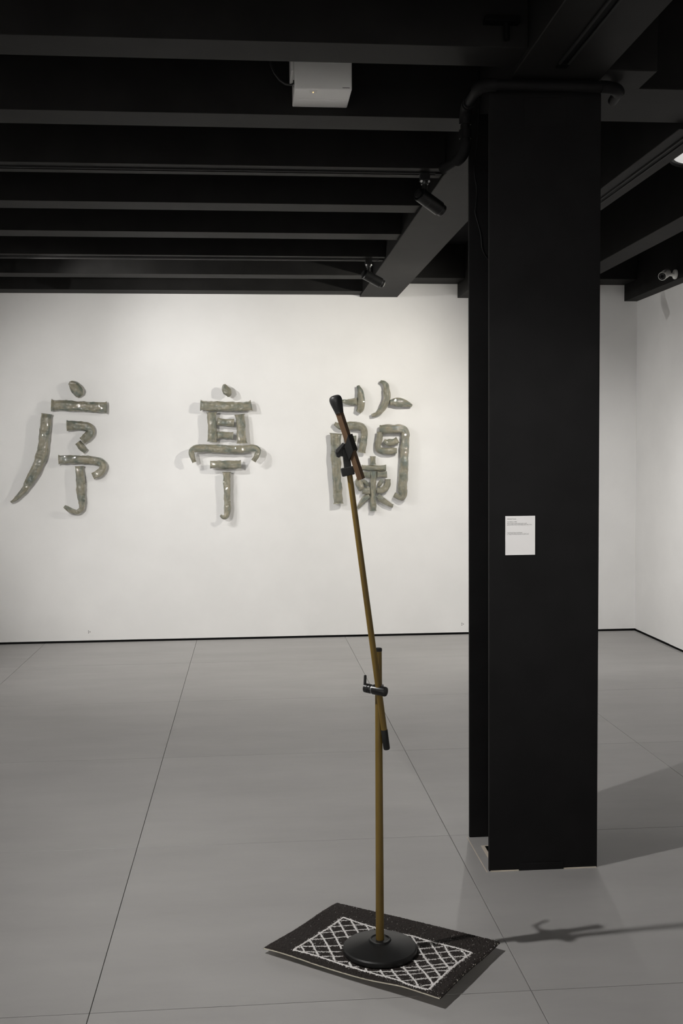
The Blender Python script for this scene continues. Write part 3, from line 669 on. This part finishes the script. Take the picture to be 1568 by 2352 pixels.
# rear arm and lever of the clip
arm = [p_(*q) for q in ((793, 1018), (772, 1031), (769.5, 1036), (773, 1049), (778, 1051.5), (782, 1048), (797, 1050), (799, 1030))]
vs = [p+Vector((0, -.006, 0)) for p in arm]+[p+Vector((0, .016, 0)) for p in arm]; n = len(arm)
MB().add(vs, [tuple(range(n)), tuple(range(2*n-1, n-1, -1))]+[(i, i+n, (i+1) % n+n, (i+1) % n) for i in range(n)]).build('clip_arm', M['rubber'], st, bevel=.0012, segs=2)
tri = [p_(*q, 2.952) for q in ((769.5, 1034), (787, 1016.5), (789.5, 1021), (777, 1038), (775, 1041), (770.5, 1038))]
vs = [p+Vector((0, -.012, 0)) for p in tri]+[p+Vector((0, .008, 0)) for p in tri]; n = len(tri)
MB().add(vs, [tuple(range(n)), tuple(range(2*n-1, n-1, -1))]+[(i, i+n, (i+1) % n+n, (i+1) % n) for i in range(n)]).build('clip_lever', M['blackplastic'], st, bevel=.001, segs=2)

# ------------------------------------------------------------------ match-shaped microphone in the clip
hy = mic_y-.012
h0, h1 = atY(829.5, 1101, hy), atY(778.5, 946, hy)
hd = (h1-h0).normalized()
mic = empty('match_microphone', h0, 'giant matchstick microphone with brown square handle and black bulb head', 'microphone')
Th = frame(h0, hd, (.80, -.60, 0)); Lh = (h1-h0).length
MB().box(-.0082, .0082, -.0082, .0082, 0, Lh, Th).build('handle', M['wood_square'], mic, bevel=.0012, segs=2)
hc = atY(767.5, 908, hy); Lhd = (hc-h1).dot(hd)
pr = [(.0118, -.004), (.0122, 0), (.0150, .30*Lhd), (.0172, .55*Lhd), (.0178, .68*Lhd), (.0172, .80*Lhd), (.0146, .91*Lhd), (.0098, .975*Lhd), (.004, .997*Lhd), (.0005, Lhd)]
prs = catmull(pr, 4)
headdir = (hc-h1).normalized()
MB().lathe([(max(r, .0004), z) for r, z in prs], frame(h1, headdir), 40).build('head', M['net'], mic, smooth=50)
# clip band that wraps the handle (belongs to the stand)
k0 = Th.inverted() @ atY(812, 1037, hy)
bs = (Lh*(1101-1044)/(1101-946), Lh*(1101-1003)/(1101-946))
Tb = Th @ Matrix.Translation((0, 0, 0))
def band(z0a, z0b, z1a, z1b, t=.0108):
    """open jaw around the square handle, cut on a slant"""
    vs = []
    for sgx, sgy, za, zb_ in ((-1, -1, z0a, z1a), (1, -1, z0b, z1b), (1, 1, z0b, z1b), (-1, 1, z0a, z1a)):
        vs += [Th @ Vector((sgx*t, sgy*t, za)), Th @ Vector((sgx*t, sgy*t, zb_)), Th @ Vector((sgx*.0085, sgy*.0085, za)), Th @ Vector((sgx*.0085, sgy*.0085, zb_))]
    fs = []
    for i in range(4):
        a, b = i*4, ((i+1) % 4)*4
        fs += [(a, b, b+1, a+1), (a+2, a+3, b+3, b+2), (a, a+2, b+2, b), (a+1, b+1, b+3, a+3)]
    return MB().add(vs, fs)
band(bs[0]-.012, bs[0]+.010, bs[1]-.024, bs[1]+.004, .0118).build('clip_jaw', M['rubber'], st, bevel=.0008, segs=2)

# ------------------------------------------------------------------ emergency light box between the joists
EY0, EY1 = 3.872, JY[10][0]-.002
ez = atY(740, 205, EY0).z; ex0, ex1 = atY(676, 200, EY0).x, atY(808, 200, EY0).x
em = empty('emergency_light', ((ex0+ex1)/2, EY1, ez), 'white boxy emergency light fixed between the ceiling joists', 'emergency light')
MB().box(ex0, ex1, EY0, EY1, ez, ez+.235).build('housing', M['fixture'], em, bevel=.006, segs=3)
MB().box(ex0-.010, ex0, EY0+.035, EY1-.01, ez+.075, ez+.23).build('side_cover', M['fixture'], em, bevel=.004, segs=2)
MB().box(ex0+.004, ex1-.004, EY0+.108, EY0+.111, ez-.0015, ez+.001).build('seam', M['fixture'], em)
q = atZ(719, 211, ez)
MB().box(q.x-.014, q.x+.014, q.y-.013, q.y+.009, ez-.0012, ez+.001).build('indicator_window', M['cctv'], em)
MB().lathe([(.002, -.0035), (.002, 0)], Matrix.Translation((q.x, q.y, ez)), 12).build('indicator_led', M['led'], em)
q = atY(787, 201.5, EY0)
MB().box(q.x-.001, q.x+.025, EY0-.0006, EY0+.001, q.z-.0014, q.z+.0008).build('maker_mark', M['fixdark'], em)
cp = [atY(*p, 3.90) for p in ((674, 192), (668, 195), (655, 193), (642, 184), (630, 168), (621, 148), (618, 128))]
MB().tube(cp+[Vector((cp[-1].x, 3.90, CEIL_Z))], .0035, 10).build('cable', M['blackplastic'], em, smooth=40)
MB().box(ex0-.004, ex0+.004, 3.885, 3.915, cp[0].z-.008, cp[0].z+.008).build('cable_gland', M['blackplastic'], em, bevel=.002)

# ------------------------------------------------------------------ security camera on the right
cb = atX(1552, 630, 3.077)
cc = empty('security_camera', cb, 'white bullet security camera on the black beam by the right wall', 'security camera')
Tb2 = frame((3.077, cb.y, cb.z), (-1, -.05, 0))
MB().lathe([(.034, 0), (.035, .006), (.033, .014), (.022, .019), (.012, .021)], Tb2, 32).build('mount_base', M['cctv'], cc, smooth=35)
e0 = Vector((3.057, cb.y, cb.z-.004)); e1 = atY(1534, 630, cb.y-.02)
MB().tube([e0, e0.lerp(e1, .5), e1], [.013, .0115, .013], 18).build('bracket_arm', M['cctv'], cc, smooth=40)
fc, bcx = atY(1520.5, 634.5, cb.y-.125), atY(1531.5, 626.5, cb.y-.02)
cdv = (fc-bcx).normalized(); Lc = (fc-bcx).length
Tc2 = frame(bcx, cdv)
MB().lathe([(.014, -.012), (.024, -.006), (.0285, .004), (.0300, .014), (.0300, Lc), (.0280, Lc+.004), (.0262, Lc+.004)], Tc2, 36).build('body', M['cctv'], cc, smooth=35)
gl = MB().lathe([(.0258, Lc-.001), (.0258, Lc+.0042)], Tc2, 32).build('front_glass', M['glassdark'], cc)
MB().lathe([(.010, Lc+.0042), (.0085, Lc+.0065), (.005, Lc+.0065)], Tc2, 24).build('lens', M['slot'], gl, smooth=30)
for i in range(4):
    th = math.pi/4+i*math.pi/2+.3
    MB().lathe([(.0024, Lc+.0042), (.0024, Lc+.0052)], Tc2 @ Matrix.Translation((.0175*math.cos(th), .0175*math.sin(th), 0)), 10).build('infrared_led', M['fixdark'], gl)

# ------------------------------------------------------------------ round ceiling lamp, upper right
lp = Vector((2.235, 5.02, 2.90))
rl = empty('ceiling_lamp', lp, 'round white ceiling lamp cut by the upper right edge', 'ceiling lamp')
MB().lathe([(.175, .015), (.188, .012), (.192, .0), (.192, -.0), (.186, .03), (.186, CEIL_Z-lp.z)], Matrix.Translation(lp), 48).build('rim', M['blackmetal'], rl, smooth=30)
MB().lathe([(.02, -.004), (.09, -.001), (.15, .006), (.176, .016), (.176, .03)], Matrix.Translation(lp), 48).build('diffuser', M['opal'], rl, smooth=30)

# ------------------------------------------------------------------ pipework round the column head
pipe = empty('black_pipe', (1.0, 3.56, 2.70), 'black painted pipe wrapped round the top of the column', 'pipe')
pz = min(atY(1250, 197, 3.575).z, BEAM_Z-.0235); pr_ = .0175
xl = atY(1103, 200, 3.575).x; xr = atY(1402, 190, 3.575).x
def arc(c, a, b, n=6):
    """quarter bend from c+a to c+b around the corner c"""
    c, a, b = Vector(c), Vector(a), Vector(b); return [c+a*(1-t)**2+b*t*t for t in [i/n for i in range(n+1)]]
cl = Vector((xl, 3.575, pz))
MB().tube([(xr-.03, 3.575, pz), (xl+.05, 3.575, pz)], pr_, 20).build('straight_run', M['column'], pipe, smooth=40)
MB().tube(arc(cl, (.055, 0, 0), (0, .06, 0)), pr_+.004, 20).build('elbow', M['column'], pipe, smooth=40)
MB().tube([(xl, 3.625, pz), (xl, 3.80, pz)], pr_, 20).build('return_run', M['column'], pipe, smooth=40)
MB().tube([(xl, 3.755, pz), (xl, 3.762, pz)], pr_+.0045, 20).build('coupling', M['column'], pipe, smooth=40)
MB().tube(arc((xl, 3.83, pz), (0, -.05, 0), (0, 0, -.055)), pr_+.004, 20).build('elbow', M['column'], pipe, smooth=40)
MB().tube([(xl, 3.83, pz-.045), (xl, 3.83, pz-.13)], pr_, 20).build('drop', M['column'], pipe, smooth=40)
MB().tube([(xl, 3.83, pz-.075), (xl, 3.83, pz-.105)], pr_+.005, 20).build('coupling', M['column'], pipe, smooth=40)
MB().tube(arc((xl, 3.83, pz-.165), (0, 0, .045), (-.022, .045, -.006)), pr_+.004, 20).build('elbow', M['column'], pipe, smooth=40)
MB().tube([(xl-.018, 3.87, pz-.169), (xl-.05, 3.95, pz-.175), (xl-.055, 3.962, pz-.176)], [pr_-.001, pr_-.001, pr_+.005], 20).build('stub', M['column'], pipe, smooth=40)
cr_ = Vector((xr+.025, 3.575, pz))
MB().tube(arc(cr_, (-.06, 0, 0), (.02, .05, 0)), pr_+.004, 20).build('elbow', M['column'], pipe, smooth=40)
MB().tube([cr_+Vector((.018, .045, 0)), cr_+Vector((.03, .135, 0))], pr_, 20).build('riser', M['column'], pipe, smooth=40)

cab = [atY(x, y, CY1-TFL-.004) for x, y in ((1098, 250), (1097, 310), (1090, 370), (1089, 398), (1094, 435), (1092, 475), (1091, 490), (1103, 535), (1107, 570), (1116, 590), (1126, 600))]
MB().tube([Vector(q) for q in catmull([tuple(p) for p in cab], 5)], .0016, 8).build('loose_cable', M['blackplastic'], None, smooth=40)
tag(bpy.data.objects['loose_cable'], 'thin black cable hanging down the rear flange of the column', 'cable')
bx = empty('junction_box', atY(1152, 42, 3.35), 'black junction box with conduit on the nearest joist beside the main beam', 'junction box')
a, b_ = atY(1114, 34, 3.33), atY(1194, 50, 3.33)
MB().box(a.x, b_.x, 3.325, 3.366, b_.z, a.z).build('box', M['slot'], bx, bevel=.003)
c0 = atY(1163, 50, 3.345); c1 = atY(1163, 92, 3.345)
MB().tube([c0, c1], .009, 14).build('conduit', M['slot'], bx, smooth=40)
